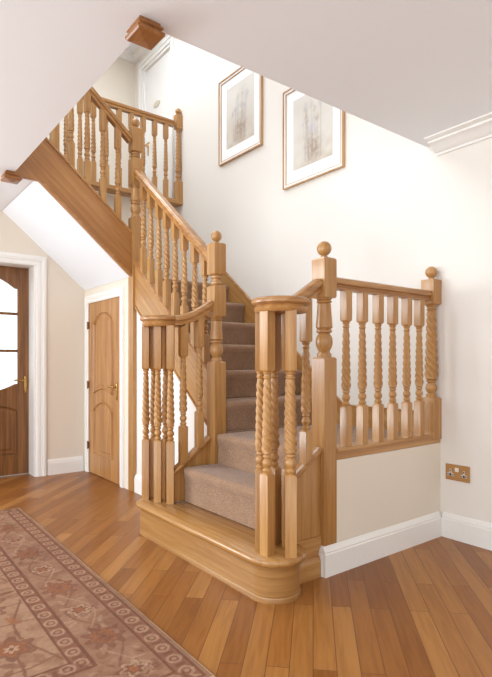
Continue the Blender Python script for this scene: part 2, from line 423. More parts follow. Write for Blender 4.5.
# door 1: dark oak glazed door
XD = -5.292
d1 = empty('door_1', (XD, (D1a+D1b)/2, 0), 'dark oak door with arched glass panes above an arched panel', 'door', kind='structure')
g0, g1 = .800, 1.326; yc = (g0+g1)/2
leaf = MB()
X0, X1 = XD-.04, XD
leaf.box(X0, X1, D1a+.003, g0, .006, D1h-.004); leaf.box(X0, X1, g1, D1b-.003, .006, D1h-.004)
top = [(g0, D1h-.004)]+[(g0+(g1-g0)*k/20, 1.778+.085*min(1, max(0, math.sin(PI*k/20)*1.5-.18))) for k in range(21)]+[(g1, D1h-.004)]
leaf.prism(top, 'x', X0, X1)
low = [(g0, .45)]+[(g0+(g1-g0)*k/20, .872-.055*min(1, max(0, math.sin(PI*k/20)*1.5-.18))) for k in range(21)]+[(g1, .45)]
leaf.prism(low, 'x', X0, X1)
leaf.box(X0, X1, g0, g1, .006, .45)
for z in (1.186, 1.540): leaf.box(X0+.004, X1+.003, g0, g1, z-.013, z+.013)
leaf.box(X0+.004, X1+.002, yc-.013, yc+.013, .80, 1.86)
raised_panel(leaf, 'x', arch_outline(.822, 1.312, .205, .680, .055), XD+.001, 1)
obj('leaf', leaf, door_dark, d1, smooth=0, bevel=.003)
for (a, b_) in ((g0, yc-.013), (yc+.013, g1)):
    for (z0, z1) in ((.80, 1.173), (1.199, 1.527), (1.553, 1.87)):
        obj('glass_pane', MB().box(XD-.022, XD-.018, a, b_, z0, z1), glass_m, d1, smooth=0)
lever(d1, 'x', 1.392, XD, .885, -1)

# door 3: white upstairs door with an oval plaque
d3 = empty('door_3', ((U0+U1)/2, YW+.05, FZ), 'white upstairs door with an oval plaque', 'door', kind='structure')
lf = MB().box(U0+.032, U1-.032, YW+.03, YW+.07, FZ+.005, UH-.032)
obj('leaf', lf, trim_m, d3, smooth=0)
lever(d3, 'y', U0+.09, YW+.029, 3.72, 1)
pq = MB().strip([[(-5.62+.080*s*math.cos(2*PI*k/28), YW+.029-t, 4.18+.036*s*math.sin(2*PI*k/28)) for k in range(28)] for t, s in ((0, 1), (.006, 1), (.009, .9))])
tag(obj('door_plaque', pq, plaque_m), 'small beige oval plaque on the white upstairs door', 'plaque')

# ---------------------------------------------------------------- rug
def noise2(nx, ny, cells, seed):
    rg = np.random.RandomState(seed); gx, gy = max(2, int(nx/cells)+2), max(2, int(ny/cells)+2)
    g = rg.rand(gx, gy); x = np.arange(nx)/cells; y = np.arange(ny)/cells
    i, j = x.astype(int), y.astype(int); fx, fy = x-i, y-j; fx = fx*fx*(3-2*fx); fy = fy*fy*(3-2*fy)
    a = g[i][:, j]; b = g[i+1][:, j]; c = g[i][:, j+1]; d = g[i+1][:, j+1]
    fx = fx[:, None]; fy = fy[None, :]
    return (a*(1-fx)+b*fx)*(1-fy)+(c*(1-fx)+d*fx)*fy
def rug():
    W_, H_ = 2.60, 1.72; nx, ny = 521, 345
    u = np.linspace(0, W_, nx)[:, None]*np.ones((1, ny)); v = np.ones((nx, 1))*np.linspace(0, H_, ny)[None, :]
    du = np.minimum(u, W_-u); dv = np.minimum(v, H_-v); d = np.minimum(du, dv)
    s = np.where(dv < du, u, v)                     # running coordinate along the border
    c = lambda t: np.array(lin(t)[:3])
    base = c((158, 118, 98)); field = c((176, 138, 114)); dark = c((112, 70, 56)); mid = c((134, 92, 76)); light = c((192, 156, 134)); rust = c((168, 104, 66))
    col = np.zeros((nx, ny, 3)); col[:] = base
    def put(mask, cc, a=1.0):
        m = (np.clip(mask, 0, 1)*a)[..., None]; col[:] = col*(1-m)+cc*m
    n1 = noise2(nx, ny, 9, 1); n2 = noise2(nx, ny, 3.2, 2); n3 = noise2(nx, ny, 28, 3)
    put((d > .375).astype(float), field)
    put((n1 > .62).astype(float)*(d > .375), mid, .35)
    put((n1 < .3).astype(float), light, .25)
    def rosette(x0, y0, r_, k, c1, c2, c3, rot=0, sq=1.0):
        dx, dy = u-x0, (v-y0)/sq; rr = np.hypot(dx, dy); th = np.arctan2(dy, dx)+rot
        e = r_*(.80+.20*np.cos(k*th)); put((rr < e*1.12+.012*(n2-.5)).astype(float), dark, .8); put((rr < e).astype(float), c1)
        put((rr < e*.68).astype(float), c2); put((np.abs(rr-e*.5) < .004).astype(float), dark, .7)
        put((rr < e*.36).astype(float), c3); put((rr < e*.14).astype(float), dark)
    # field: vines, leaves and palmettes
    inner = (d > .385).astype(float)
    for k in range(7):
        ph = k*1.3; yy = .42+k*.15
        line = np.abs(v-(yy+.055*np.sin(u*7.5+ph))) < .0055
        put(line*inner, dark, .75)
        line = np.abs(u-(.5+k*.27+.05*np.sin(v*9+ph*2))) < .005
        put(line*inner, mid, .85)
    rg = np.random.RandomState(11)
    for k in range(150):                            # leaves
        x0, y0 = rg.uniform(.42, W_-.42), rg.uniform(.42, H_-.42); a = rg.uniform(0, PI); L_ = rg.uniform(.022, .05)
        dx = (u-x0)*np.cos(a)+(v-y0)*np.sin(a); dy = -(u-x0)*np.sin(a)+(v-y0)*np.cos(a)
        put(((dx/L_)**2+(dy/(L_*.34))**2 < 1)*inner, [dark, mid, rust, mid][k % 4], .8)
    for i in range(5):
        for j in range(3):
            x0 = .60+i*.35+(.10 if j % 2 else 0); y0 = .52+j*.34
            if x0 < W_-.48: rosette(x0, y0, .085 if (i+j) % 2 == 0 else .06, 8 if j % 2 else 6, mid, [rust, light][(i+j) % 2], light, i)
    # main border .115 - .305
    mb_ = ((d > .115) & (d < .305)).astype(float)
    put(((d > .115) & (d < .305) & (n1 > .66)).astype(float), mid, .3)
    put((np.abs(d-(.21+.055*np.sin(s*11))) < .006)*mb_, mid, .9)
    put((np.abs(d-(.21-.055*np.sin(s*11))) < .004)*mb_, light, .7)
    for k in range(9):
        x0 = .21+k*(W_-.42)/8
        for y0 in (.21, H_-.21):
            if k % 2: rosette(x0, y0, .092, 9, mid, rust, mid, 0, .85)
            else: rosette(x0, y0, .055, 6, light, mid, rust, .5)
    for k in range(1, 5):
        y0 = .21+k*(H_-.42)/5
        for x0 in (.21, W_-.21): rosette(x0, y0, .07 if k % 2 else .052, 8, mid, rust, light)
    for k in range(260):
        t = rg.uniform(0, 2*(W_+H_)); q = rg.uniform(.135, .285)
        if t < W_: x0, y0 = t, q
        elif t < 2*W_: x0, y0 = t-W_, H_-q
        elif t < 2*W_+H_: x0, y0 = q, t-2*W_
        else: x0, y0 = W_-q, t-2*W_-H_
        a = rg.uniform(0, PI); L_ = rg.uniform(.012, .03)
        dx = (u-x0)*np.cos(a)+(v-y0)*np.sin(a); dy = -(u-x0)*np.sin(a)+(v-y0)*np.cos(a)
        put(((dx/L_)**2+(dy/(L_*.4))**2 < 1)*mb_, [dark, light, mid][k % 3], .6)
    for k in range(60):
        x0, y0 = rg.uniform(.12, W_-.12), rg.uniform(.12, H_-.12); a0 = rg.uniform(0, 6.28); r_ = rg.uniform(.02, .05)
        dx, dy = u-x0, v-y0; rr = np.hypot(dx, dy); th = (np.arctan2(dy, dx)-a0) % (2*PI)
        put((np.abs(rr-r_*(.35+.65*th/(2*PI))) < .004).astype(float)*(th < 4.6), [dark, light, mid][k % 3], .6)
    put(((n1 > .70) & (n2 > .45)).astype(float), dark, .35)
    # guard stripes with little roundels
    for a, b_ in ((.030, .108), (.310, .378)):
        band = ((d > a) & (d < b_)).astype(float); put(band, c((142, 98, 80)))
        cen = (a+b_)/2; per = .088
        ss = (s/per) % 1-.5; rr = np.hypot(ss*per, d-cen)
        put((np.abs(rr-.024) < .0055)*band, light, .75); put((rr < .010)*band, light, .6); put(((rr > .011) & (rr < .018))*band, dark, .6)
        put((np.abs(np.abs(ss)-.5) < .07)*(np.abs(d-cen) < .02)*band, dark, .8)
        for e in (a, b_): put((np.abs(d-e) < .006).astype(float), dark)
    put((d < .030).astype(float), base); put((d < .014).astype(float), c((214, 194, 166)))
    tone = c((140, 100, 78)); col = col*np.array([.60, .60, .55])+tone*.28
    fine = noise2(nx, ny, 1.6, 8)
    col *= (.74+.20*n2+.10*n3+.12*fine+.08*n1)[..., None]
    # geometry: pile top with a slight wave, and a hem that reaches the floor
    x0, y1 = -4.073, 1.022
    wob = noise2(nx, ny, 40, 5)
    edge = np.clip(d/.012, 0, 1)
    Z = .0015+.0095*np.sqrt(edge)+.002*wob*edge
    V = np.stack([x0+u, y1-v, Z], -1).reshape(-1, 3)
    idx = np.arange(nx*ny).reshape(nx, ny)
    F = np.stack([idx[:-1, :-1], idx[:-1, 1:], idx[1:, 1:], idx[1:, :-1]], -1).reshape(-1, 4)
    k = len(V)
    per = list(idx[:, 0])+list(idx[-1, 1:])+list(idx[-2::-1, -1])+list(idx[0, -2:0:-1])
    Vb = V[per].copy(); Vb[:, 2] = .0005
    org = np.array([x0+W_/2, y1-H_/2, 0])
    allV = np.vstack([V, Vb])-org; n = len(per)
    Fs = [tuple(f) for f in F]+[(per[i], k+i, k+(i+1) % n, per[(i+1) % n]) for i in range(n)]+[tuple(k+i for i in range(n))]
    me = bpy.data.meshes.new('rug'); me.from_pydata([tuple(p) for p in allV], [], Fs)
    at = me.color_attributes.new('pile', 'FLOAT_COLOR', 'POINT')
    cc = np.ones((len(allV), 4), np.float32); cc[:k, :3] = col.reshape(-1, 3); cc[k:, :3] = c((214, 194, 166))
    at.data.foreach_set('color', cc.ravel())
    me.materials.append(vcol_mat('patterned_wool_pile', 'pile', .95, .5)); finish(me, 50)
    o = link('rug', me, org); o.rotation_euler = (0, 0, R(-.5))
    tag(o, 'faded red-brown patterned oriental rug lying on the wooden floor', 'rug')
rug()

# ---------------------------------------------------------------- balusters and newels
def turned_profile(z0, zl, zu, z1, h=.0225, twist=True, big=1.0, pitch=.038):
    """square foot z0..zl, barley-twist shaft, square head zu..z1"""
    p = [(z0, h, 1, 0, 0), (zl-.006, h, 1, 0, 0), (zl, h*.90, .75, 0, 0), (zl+.004, h*.72, 0, 0, 0)]
    def q(z, r_, lobe=0, ph=0): p.append((z, r_, 0, lobe, ph))
    # ring, ball, ring
    b = big
    q(zl+.010, .019*b); q(zl+.016, .021*b); q(zl+.022, .018*b); q(zl+.027, .0135*b)
    for k in range(9):
        t = k/8*PI; q(zl+.028+.040*(k/8)*b, (.0135+.0090*math.sin(t))*b)
    zt = zl+.028+.040*b
    q(zt+.003, .0150*b); q(zt+.006, .0185*b); q(zt+.012, .0195*b); q(zt+.016, .0180*b); q(zt+.020, .0145*b)
    a = zt+.024; e = zu-.040
    if twist:
        n = max(12, int((e-a)/.0042))
        for k in range(n+1):
            t = k/n; z = a+(e-a)*t
            r_ = (.0226-.0072*t)*b; env = min(1, t*n/4, (1-t)*n/4)
            q(z, r_, .19*env, -2*PI*(z-a)/(pitch*math.sqrt(b)*4))
    else:
        for k in range(9):
            t = k/8; q(a+(e-a)*t, (.021-.007*t)*b)
    q(e+.004, .0135*b); q(e+.008, .0180*b); q(e+.014, .0190*b); q(e+.018, .0150*b); q(e+.024, .0150*b); q(e+.029, .0190*b); q(e+.034, .0200*b)
    p += [(zu-.003, h*.74, 0, 0, 0), (zu+.001, h*.92, .75, 0, 0), (zu+.008, h, 1, 0, 0), (z1, h, 1, 0, 0)]
    return p
def rake_top(mb, slope_x=0, slope_y=0, bottom=True, topz=None, n=40):
    """cut both ends of a baluster to the slope of string and rail"""
    v = mb.v; k = len(v)
    for i in list(range(n))*(1 if bottom else 0)+list(range(k-n, k)):
        x, y, z = v[i]; v[i] = (x, y, z+slope_x*x+slope_y*y)
    return mb
def baluster_mesh(zl, zu, z1, slope_x=0, slope_y=0, big=1.0, h=.0225, z0=0, bottom=True):
    mb = MB().turned(turned_profile(z0, zl, zu, z1, h, True, big)); rake_top(mb, slope_x, slope_y, bottom)
    me = bpy.data.meshes.new('baluster'); me.from_pydata(mb.v, [], mb.f); finish(me, 38); me.materials.append(oak_z)
    return me
def balusters(parent, me, spots, rz=0):
    """first one carries the mesh; the others are object copies"""
    src = None
    for i, p in enumerate(spots):
        if src is None: o = link('baluster', me, p, parent); src = o
        else:
            o = src.copy(); COL.objects.link(o); o.parent = parent; o.location = Vector(p)-WL[parent.name]
        o.rotation_euler = (0, 0, rz[i] if isinstance(rz, tuple) else rz)
RAIL = [(-.024, -.032), (.024, -.032), (.026, -.021), (.020, -.015), (.020, -.009), (.033, -.003), (.036, .006), (.035, .015), (.030, .018), (.030, .023), (.024, .029), (.012, .032), (-.012, .032), (-.024, .029), (-.030, .023), (-.030, .018), (-.035, .015), (-.036, .006), (-.033, -.003), (-.020, -.009), (-.020, -.015), (-.026, -.021)]
CAPP = [(-.030, -.006), (.030, -.006), (.032, .002), (.028, .010), (.020, .014), (-.020, .014), (-.028, .010), (-.032, .002)]

def finial(parent, x, y, z, r_=.038, half=False):
    p = [(0, .020, 0, 0, 0), (.006, .022, 0, 0, 0), (.010, .018, 0, 0, 0), (.016, .015, 0, 0, 0)]
    for k in range(1, 20):
        t = k/20*PI; p.append((.014+r_*(1-math.cos(t)), max(.015 if k == 1 else .002, r_*math.sin(t)), 0, 0, 0))
    p.append((.014+2*r_, .002, 0, 0, 0))
    m = MB().turned([(z+a, *b) for a, *b in p], x, y, 24)
    obj('finial', m, oak_z, parent, smooth=80)
def nsq(z0, z1, h, c=.008): return [(z0, h*.90, 1, 0, 0), (z0+c, h, 1, 0, 0), (z1-c, h, 1, 0, 0), (z1, h*.86, 1, 0, 0)]
def vase(z0, z1, h):
    """turned vase between two square blocks, bulging low"""
    L_ = z1-z0; q = lambda t, r_: (z0+L_*t, h*r_, 0, 0, 0)
    return [q(0, .82), q(.02, .84), q(.05, .84), q(.07, .70), q(.09, .62), q(.12, .70), q(.16, .86), q(.21, .95), q(.26, .98), q(.31, .95), q(.36, .84), q(.39, .70),
            q(.405, .66), q(.42, .86), q(.44, .90), q(.46, .88), q(.47, .74), q(.48, .78), q(.50, .95), q(.56, .93), q(.70, .86), q(.84, .80), q(.90, .78), q(.915, .68), q(.93, .84), q(.95, .88), q(.965, .72), q(.98, .84), q(1, .88)]
H = .045
# newel at the foot, left
def newel(name, x, y, prof, label, ftop, r_=.036, mat=oak_z, group='newel posts of the staircase'):
    n = empty(name, (x, y, prof[0][0]), label, 'newel post', group)
    obj('post', MB().turned(prof, x, y), mat, n, smooth=30)
    if ftop: finial(n, x, y, ftop-.001, r_)
    return n
zz = 0
neck = lambda a, b: [(a+.004, H*.62, 0, 0, 0), (a+.012, H*.84, 0, 0, 0), (a+.022, H*.86, 0, 0, 0), ((a+b)/2-.006, H*.60, 0, 0, 0), ((a+b)/2+.006, H*.60, 0, 0, 0), (b-.022, H*.84, 0, 0, 0), (b-.012, H*.86, 0, 0, 0), (b-.004, H*.66, 0, 0, 0)]
newel('newel_post', -2.846, 1.951, nsq(0.201, 1.083, H)+vase(1.085, 1.376, H)+nsq(1.378, 1.581, H)+neck(1.581, 1.655)+nsq(1.655, 1.861, H),
      'ball-topped oak newel at the left of the carpeted lower steps', 1.861)
newel('newel_post', -1.886, 1.966, nsq(0, 1.104, H)+vase(1.106, 1.407, H)+nsq(1.409, 1.614, H),
      'ball-topped oak newel at the right, at the corner of the low wall', 1.614, .038)
newel('newel_post', -4.042, 1.948, nsq(0, 2.293, H)+vase(2.295, 2.562, H)+nsq(2.564, 2.788, H)+neck(2.788, 2.842)+nsq(2.842, 3.040, H),
      'tall oak newel where the middle flight turns back, beside the cupboard door', 3.040, .036)
# half newels against the back wall, with a barley-twist shaft
def half_newel(x, y, z, label, zz0, top, H=.045, r_=.036):
    k = (top-zz0)
    pr = [(zz0, H*.98, 1, 0, 0), (zz0+.255, H*.98, 1, 0, 0)]
    a = zz0+.259
    tp = turned_profile(zz0, a, top-.156, top, H*.97, True, 1.58*H/.045)
    return newel('newel_post', x, y, tp, label, top, r_)
half_newel(-1.875, 2.911, 0, 'twisted oak newel against the back wall at the end of the low wall', .60, 1.592)
half_newel(-5.000, 2.919, 0, 'small twisted oak newel against the back wall on the upstairs landing', 2.805, 3.79, .037, .032)
# hanging newel drops under the first floor
def drop_profile(z0): return [(z0-.010, .002, 1, 0, 0), (z0, .054, 1, 0, 0), (z0+.006, .060, 1, 0, 0), (z0+.016, .060, 1, 0, 0), (z0+.022, .053, 1, 0, 0), (z0+.025, .049, 1, 0, 0), (z0+.029, .049, 1, 0, 0), (z0+.033, .056, 1, 0, 0), (z0+.040, .055, 1, 0, 0), (z0+.044, .047, 1, 0, 0)]
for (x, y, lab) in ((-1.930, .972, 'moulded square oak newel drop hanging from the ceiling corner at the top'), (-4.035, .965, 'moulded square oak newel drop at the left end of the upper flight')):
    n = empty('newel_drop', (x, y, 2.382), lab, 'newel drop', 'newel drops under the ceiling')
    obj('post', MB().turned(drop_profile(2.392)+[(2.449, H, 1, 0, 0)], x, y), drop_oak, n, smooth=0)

# ---------------------------------------------------------------- the staircase itself
RS = .2
st = empty('staircase', (-3.2, 1.9, 0), 'oak staircase with wide rounded bottom step turning twice up to the landing', 'staircase')
# bottom step with bullnose ends
def stadium(r_, y_front, xa, xb, cy, back, n=18):
    pts = []
    for k in range(n+1):
        t = PI/2+PI*k/n  # left end from back to front
        pts.append((xa+r_*math.cos(t), cy+r_*math.sin(t)))
    for k in range(n+1):
        t = -PI/2+PI*k/n
        pts.append((xb+r_*math.cos(t), cy+r_*math.sin(t)))
    return pts[::-1]
xa, xb, cyy = -2.975, -1.860, 1.602
def ring_stack(mb, specs):
    mb.strip([[(x, y, z) for x, y in stadium(r_, 0, xa, xb, cyy, 0)] for r_, z in specs])
rm = MB(); ring_stack(rm, [(.124, .0), (.124, .168)]); obj('bottom_riser', rm, riser_oak, st, smooth=40)
rm = MB(); ring_stack(rm, [(.127, .0), (.127, .020), (.125, .024)]); obj('bottom_riser_bead', rm, riser_oak, st, smooth=40)
rm = MB(); ring_stack(rm, [(.129, .156), (.131, .162), (.126, .168)]); obj('scotia', rm, riser_oak, st, smooth=40)
tm = MB(); ring_stack(tm, [(.141, .168), (.148, .172), (.151, .183), (.149, .194), (.142, .200)]); obj('bottom_tread', tm, tread_oak, st, smooth=60)
# timber treads and risers below the carpet
XI0, XI1 = -2.845, -1.87
def tread(x0, x1, y0, y1, z): obj('tread', MB().box(x0, x1, y0, y1, z-.030, z-.012), oak_x, st, smooth=0)
def riser(x0, x1, y0, y1, z0, z1): obj('riser', MB().box(x0, x1, y0, y1, z0, z1), oak_x, st, smooth=0)
tread(-2.80, -1.915, 1.725, 1.90, 2*RS); riser(-2.80, -1.915, 1.735, 1.750, RS+.001, 2*RS-.031)
tread(-2.79, -1.946, 1.940, YW-.03, 3*RS); riser(-2.784, -1.946, 1.942, 1.954, 2*RS-.012, 3*RS-.031)
G2, X4 = .25, -2.80
for k in range(4, 9):
    x = X4-G2*(k-4); tread(x-G2-.01, x-.02, 1.975, YW-.03, k*RS); riser(x-.045, x-.030, 1.975, YW-.03, (k-1)*RS-.012, k*RS-.031)
riser(X4-G2*5-.045, X4-G2*5-.030, 2.0, YW-.03, 8*RS-.012, 9*RS-.031)
tread(XW+.03, -4.07, 2.02, YW-.03, 9*RS)
G3 = .231; Y10 = 2.015
for k in range(10, 14):
    y = Y10-G3*(k-10); tread(XW+.03, -4.07, y-G3-.01, y-.02, k*RS); riser(XW+.03, -4.07, y-.035, y-.02, (k-1)*RS+.001, k*RS-.031)
# strings
zt3 = lambda y: 2.137+SL3*(1.913-y); zb3 = lambda y: zt3(y)-.358
obj('string', MB().prism([(-4.010, zb2(-4.010)), (-2.892, zb2(-2.892)), (-2.892, zt2(-2.892)), (-4.010, zt2(-4.010))], 'y', 1.920, 1.955), oak_s2, st, smooth=0, bevel=.003)
obj('string_capping', MB().sweep(CAPP, [(-4.010, 1.942, zt2(-4.010)+.006), (-2.892, 1.942, zt2(-2.892)+.006)]), rail_x, st)
obj('string_bead', MB().sweep([(-.006, -.006), (.006, -.006), (.006, .006), (-.006, .006)], [(-4.010, 1.918, zb2(-4.010)+.016), (-2.892, 1.918, zb2(-2.892)+.016)]), rail_x, st)
obj('string', MB().prism([(1.902, zb3(1.902)), (1.902, zt3(1.902)), (.99, zt3(.99)), (.99, 2.432), (1.913-(2.432+.358-2.137)/SL3, 2.432)], 'x', -4.056, -4.020), oak_s3, st, smooth=0, bevel=.003)
obj('string_capping', MB().sweep(CAPP, [(-4.037, 1.902, zt3(1.902)+.006), (-4.037, .99, zt3(.99)+.006)]), rail_y, st)
obj('string_bead', MB().sweep([(-.006, -.006), (.006, -.006), (.006, .006), (-.006, .006)], [(-4.018, 1.902, zb3(1.902)+.014), (-4.018, 1.19, zb3(1.19)+.014)]), rail_y, st)
# wall string along the back wall: raking part and the level part round the quarter landing
wt = lambda x: 1.583-.79*(x+3.662)
xk = -3.662-(.762-1.583)/.79
obj('wall_string', MB().prism([(-4.30, wt(-4.30)-.40), (xk-.25, .60), (-1.940, .60), (-1.940, .762), (xk, .762), (-4.30, wt(-4.30))], 'y', YW-.028, YW-.001), oak_s2, st, smooth=0, bevel=.003)
obj('wall_string_bead', MB().sweep([(-.004, -.008), (.010, -.008), (.012, .004), (-.004, .008)], [(-4.30, YW-.022, wt(-4.30)-.002), (xk, YW-.022, .760), (-1.946, YW-.022, .760)]), rail_x, st)
# short side strings beside the bottom steps
lt = lambda y: .397+.72*(y-1.649); rt = lambda y: .522+.70*(y-1.747)
obj('side_string', MB().prism([(1.640, .201), (1.907, .201), (1.907, lt(1.907)), (1.640, lt(1.640))], 'x', -2.886, -2.862), oak_z, st, smooth=0, bevel=.002)
obj('side_string_capping', MB().sweep(CAPP, [(-2.870, 1.628, lt(1.628)+.002), (-2.870, 1.906, lt(1.906)+.002)]), rail_y, st)
obj('side_string', MB().prism([(1.700, .201), (1.921, .201), (1.921, rt(1.921)), (1.700, rt(1.700))], 'x', -1.905, -1.865), oak_z, st, smooth=0, bevel=.002)
obj('side_string_capping', MB().sweep(CAPP, [(-1.885, 1.690, rt(1.690)-.008), (-1.885, 1.921, rt(1.921)-.008)]), rail_y, st)
obj('plinth', MB().box(-1.905, -1.862, 1.700, 1.921, .0, .2).prism([(-1.862, 0), (-1.846, 0), (-1.846, .080), (-1.850, .090), (-1.856, .100), (-1.862, .104)], 'y', 1.72, 1.905), oak_y, st, smooth=0)
obj('plinth', MB().box(-2.886, -2.862, 1.700, 1.905, 0, .2), oak_y, st, smooth=0)
# edge boards under the balustrades
obj('landing_string', MB().box(-1.935, -1.838, 2.012, YW-.001, .576, .632).box(-1.942, -1.832, 2.012, YW-.001, .612, .634), oak_y, st, smooth=0, bevel=.004)
obj('landing_string', MB().box(-5.099, -4.968, .99, YW-.001, 2.806, 2.858).box(-5.085, -4.960, .99, YW-.001, 2.812, 2.826), oak_y, st, smooth=0, bevel=.004)

# ---------------------------------------------------------------- stair carpet
cp = empty('stair_carpet', (-2.9, 2.2, .2), 'taupe brown carpet fitted over the steps of the oak staircase', 'carpet')
def carpet_profile(rt_, g, z0, z1, nose=.022):
    """2-D outline in (run, z): riser at run=0, tread to run=g; nosing overhangs by nose"""
    r_ = .032; z1 += .018
    out = [(0, z0+.001), (-.001, z1-2*r_-.012), (-.008, z1-2*r_)]
    for k in range(7):
        t = PI*1.0-k/6*PI/2; out.append((-nose+r_+r_*math.cos(t)*1.0, z1-r_+r_*math.sin(t)))
    out += [(g-.001, z1), (g-.001, z1-.028), (.012, z1-.028), (.012, z0+.001)]
    return out
def carpet_step(axis, start, sgn, a, b, z0, z1, g, rnd=False):
    m = MB(); pr = carpet_profile(0, g, z0, z1); rings = []
    for t in ([0, .1, .25, .45, .7, 1] if rnd else [1]):
        i = .045*(1-math.sqrt(1-(1-t)**2))
        rings.append((a+.045*t*(1 if rnd else 0), [(max(p, -.022+i) if p < .012 else p, min(z, z1+.018-i) if z > z1-.02 else z) for p, z in pr]))
    rings.append((b, pr))
    P = (lambda t, p, z: (t, start+sgn*p, z)) if axis == 'x' else (lambda t, p, z: (start+sgn*p, t, z))
    m.strip([[P(t, p, z) for p, z in r_] for t, r_ in rings])
    return obj('carpet_piece', m, carpet_m, cp, smooth=50, bevel=.006)
carpet_step('x', 1.712, 1, -2.861, -1.906, RS, 2*RS, .24, True)
carpet_step('x', 1.925, 1, -2.798, -1.948, 2*RS+.018, 3*RS, YW-.03-1.925, True)
obj('carpet_piece', MB().box(-2.83, -2.799, 2.005, YW-.03, 3*RS+.001, 3*RS+.018), carpet_m, cp, smooth=50)
for k in range(4, 9):
    x = X4-G2*(k-4); carpet_step('y', x-.025, -1, 1.958, YW-.029, (k-1)*RS+.018, k*RS, G2)
m = MB(); m.prism([(X4-G2*5-.025-p, z) for p, z in carpet_profile(0, .98, 8*RS, 9*RS)], 'y', 2.0, YW-.029)
obj('carpet_piece', m, carpet_m, cp, smooth=50)
for k in range(10, 14):
    y = Y10-G3*(k-10); carpet_step('x', y-.012, -1, XW+.03, -4.072, (k-1)*RS+.018, k*RS, G3)

# ---------------------------------------------------------------- balustrades
def balustrade(loc, label): return empty('balustrade', loc, label, 'balustrade', 'balustrades of the staircase')
# on the low wall
b = balustrade((-1.89, 2.45, .634), 'level oak balustrade of six twisted balusters on the low wall at the right')
obj('handrail', MB().sweep(RAIL, [(-1.875, 2.011, 1.490), (-1.875, 2.867, 1.490)]), rail_y, b)
balusters(b, baluster_mesh(.209, .662, .824), [(-1.873, y, .634) for y in (2.119, 2.251, 2.387, 2.519, 2.654, 2.780)])
# middle flight
zr2 = lambda x: 2.673-.805*(x+4.022)
b = balustrade((-3.45, 1.95, 1.4), 'sloping oak balustrade of the middle flight between its two newels')
obj('handrail', MB().sweep(RAIL, [(-4.009, 1.948, zr2(-4.009)), (-2.892, 1.948, zr2(-2.892))]), rail_x, b)
xs = (-3.883, -3.756, -3.622, -3.498, -3.370, -3.240, -3.099, -2.968)
hb = zr2(-3.5)-zt2(-3.5)-.02-.030
balusters(b, baluster_mesh(.185, hb-.125, hb, slope_x=-.805), [(x, 1.942, zt2(x)+.016) for x in xs])
# upper flight
zr3 = lambda y: 2.905+SL3*(1.928-y)
b = balustrade((-4.05, 1.45, 2.3), 'sloping oak balustrade of the upper flight, rising under the ceiling edge at the left')
obj('handrail', MB().sweep(RAIL, [(-4.035, 1.902, zr3(1.902)), (-4.035, .99, zr3(.99))]), rail_y, b)
hb = zr3(1.5)-zt3(1.5)-.02-.030
balusters(b, baluster_mesh(.185, hb-.165, hb, slope_y=-SL3), [(-4.036, y, zt3(y)+.016) for y in (1.786, 1.658, 1.529, 1.401, 1.272, 1.143)])
# upstairs landing
b = balustrade((-5.05, 2.2, 2.858), 'level oak balustrade of the upstairs landing in front of the white door')
obj('handrail', MB().sweep(RAIL, [(-5.000, 1.0, 3.682), (-5.000, 2.861, 3.682)]), rail_y, b)
ys = [2.765-.1345*k+.0 for k in range(9)]
balusters(b, baluster_mesh(.20, .635, .796), [(-5.003, y, 2.858) for y in ys if y > 1.66]+[(-5.003, y, 2.858) for y in (1.45, 1.32, 1.18, 1.05)])
obj('middle_post', MB().turned([(2.859, .036, 1, 0, 0), (3.66, .036, 1, 0, 0)], -5.003, 1.58), oak_z, b, smooth=30)

# volutes at the foot
def volute(parent, c, z, r_):
    pr = [(z-.036, .30), (z-.036, .84), (z-.030, .89), (z-.018, .91), (z-.009, .87), (z-.004, .85), (z-.001, .93), (z+.006, .99), (z+.015, 1.0), (z+.022, .98), (z+.025, .94), (z+.028, .93), (z+.031, .88), (z+.032, .3)]
    rings = [[(c[0]+r_*q*math.cos(2*PI*k/48), c[1]+r_*q*math.sin(2*PI*k/48), zz_) for k in range(48)] for zz_, q in pr]
    obj('volute', MB().strip(rings), rail_y, parent, smooth=40)
def smooth_path(pts, n=8):
    out = []; P = [Vector(p) for p in pts]
    for i in range(len(P)-1):
        p0, p1, p2, p3 = P[max(i-1, 0)], P[i], P[i+1], P[min(i+2, len(P)-1)]
        for k in range(n):
            t = k/n; out.append(.5*((2*p1)+(-p0+p2)*t+(2*p0-5*p1+4*p2-p3)*t*t+(-p0+3*p1-3*p2+p3)*t**3))
    out.append(P[-1]); return out
b = balustrade((-1.85, 1.68, .2), 'short oak balustrade with round volute end on the right of the bottom step')
volute(b, (-1.838, 1.626), 1.346, .139)
obj('handrail', MB().sweep(RAIL, smooth_path([(-1.880, 1.66, 1.352), (-1.882, 1.730, 1.362), (-1.884, 1.78, 1.388), (-1.886, 1.921, 1.476)])), rail_y, b)
balusters(b, baluster_mesh(.370, .838, 1.117, h=.0245, big=1.02), [(-1.829, 1.535, .2), (-1.914, 1.564, .2), (-1.925, 1.660, .2), (-1.850, 1.688, .2)], (R(7), R(-40), R(10), R(8)))
balusters(b, baluster_mesh(.370, .838, 1.117, h=.0255, big=1.2), [(-1.749, 1.606, .2)], R(-38))
zb = rt(1.826)+.010
o = link('baluster', baluster_mesh(.150, 1.180-zb, 1.378-zb, slope_y=.65), (-1.878, 1.828, zb), b)
b = balustrade((-2.9, 1.68, .2), 'short oak balustrade with round volute end on the left of the bottom step')
volute(b, (-2.975, 1.615), 1.340, .138)
obj('handrail', MB().sweep(RAIL, smooth_path([(-2.90, 1.62, 1.342), (-2.865, 1.68, 1.345), (-2.856, 1.76, 1.368), (-2.850, 1.83, 1.405), (-2.845, 1.908, 1.455)])), rail_y, b)
balusters(b, baluster_mesh(.385, .834, 1.107), [(-3.052, 1.543, .2), (-2.945, 1.572, .2), (-2.865, 1.618, .2), (-3.072, 1.608, .2)], R(-38))
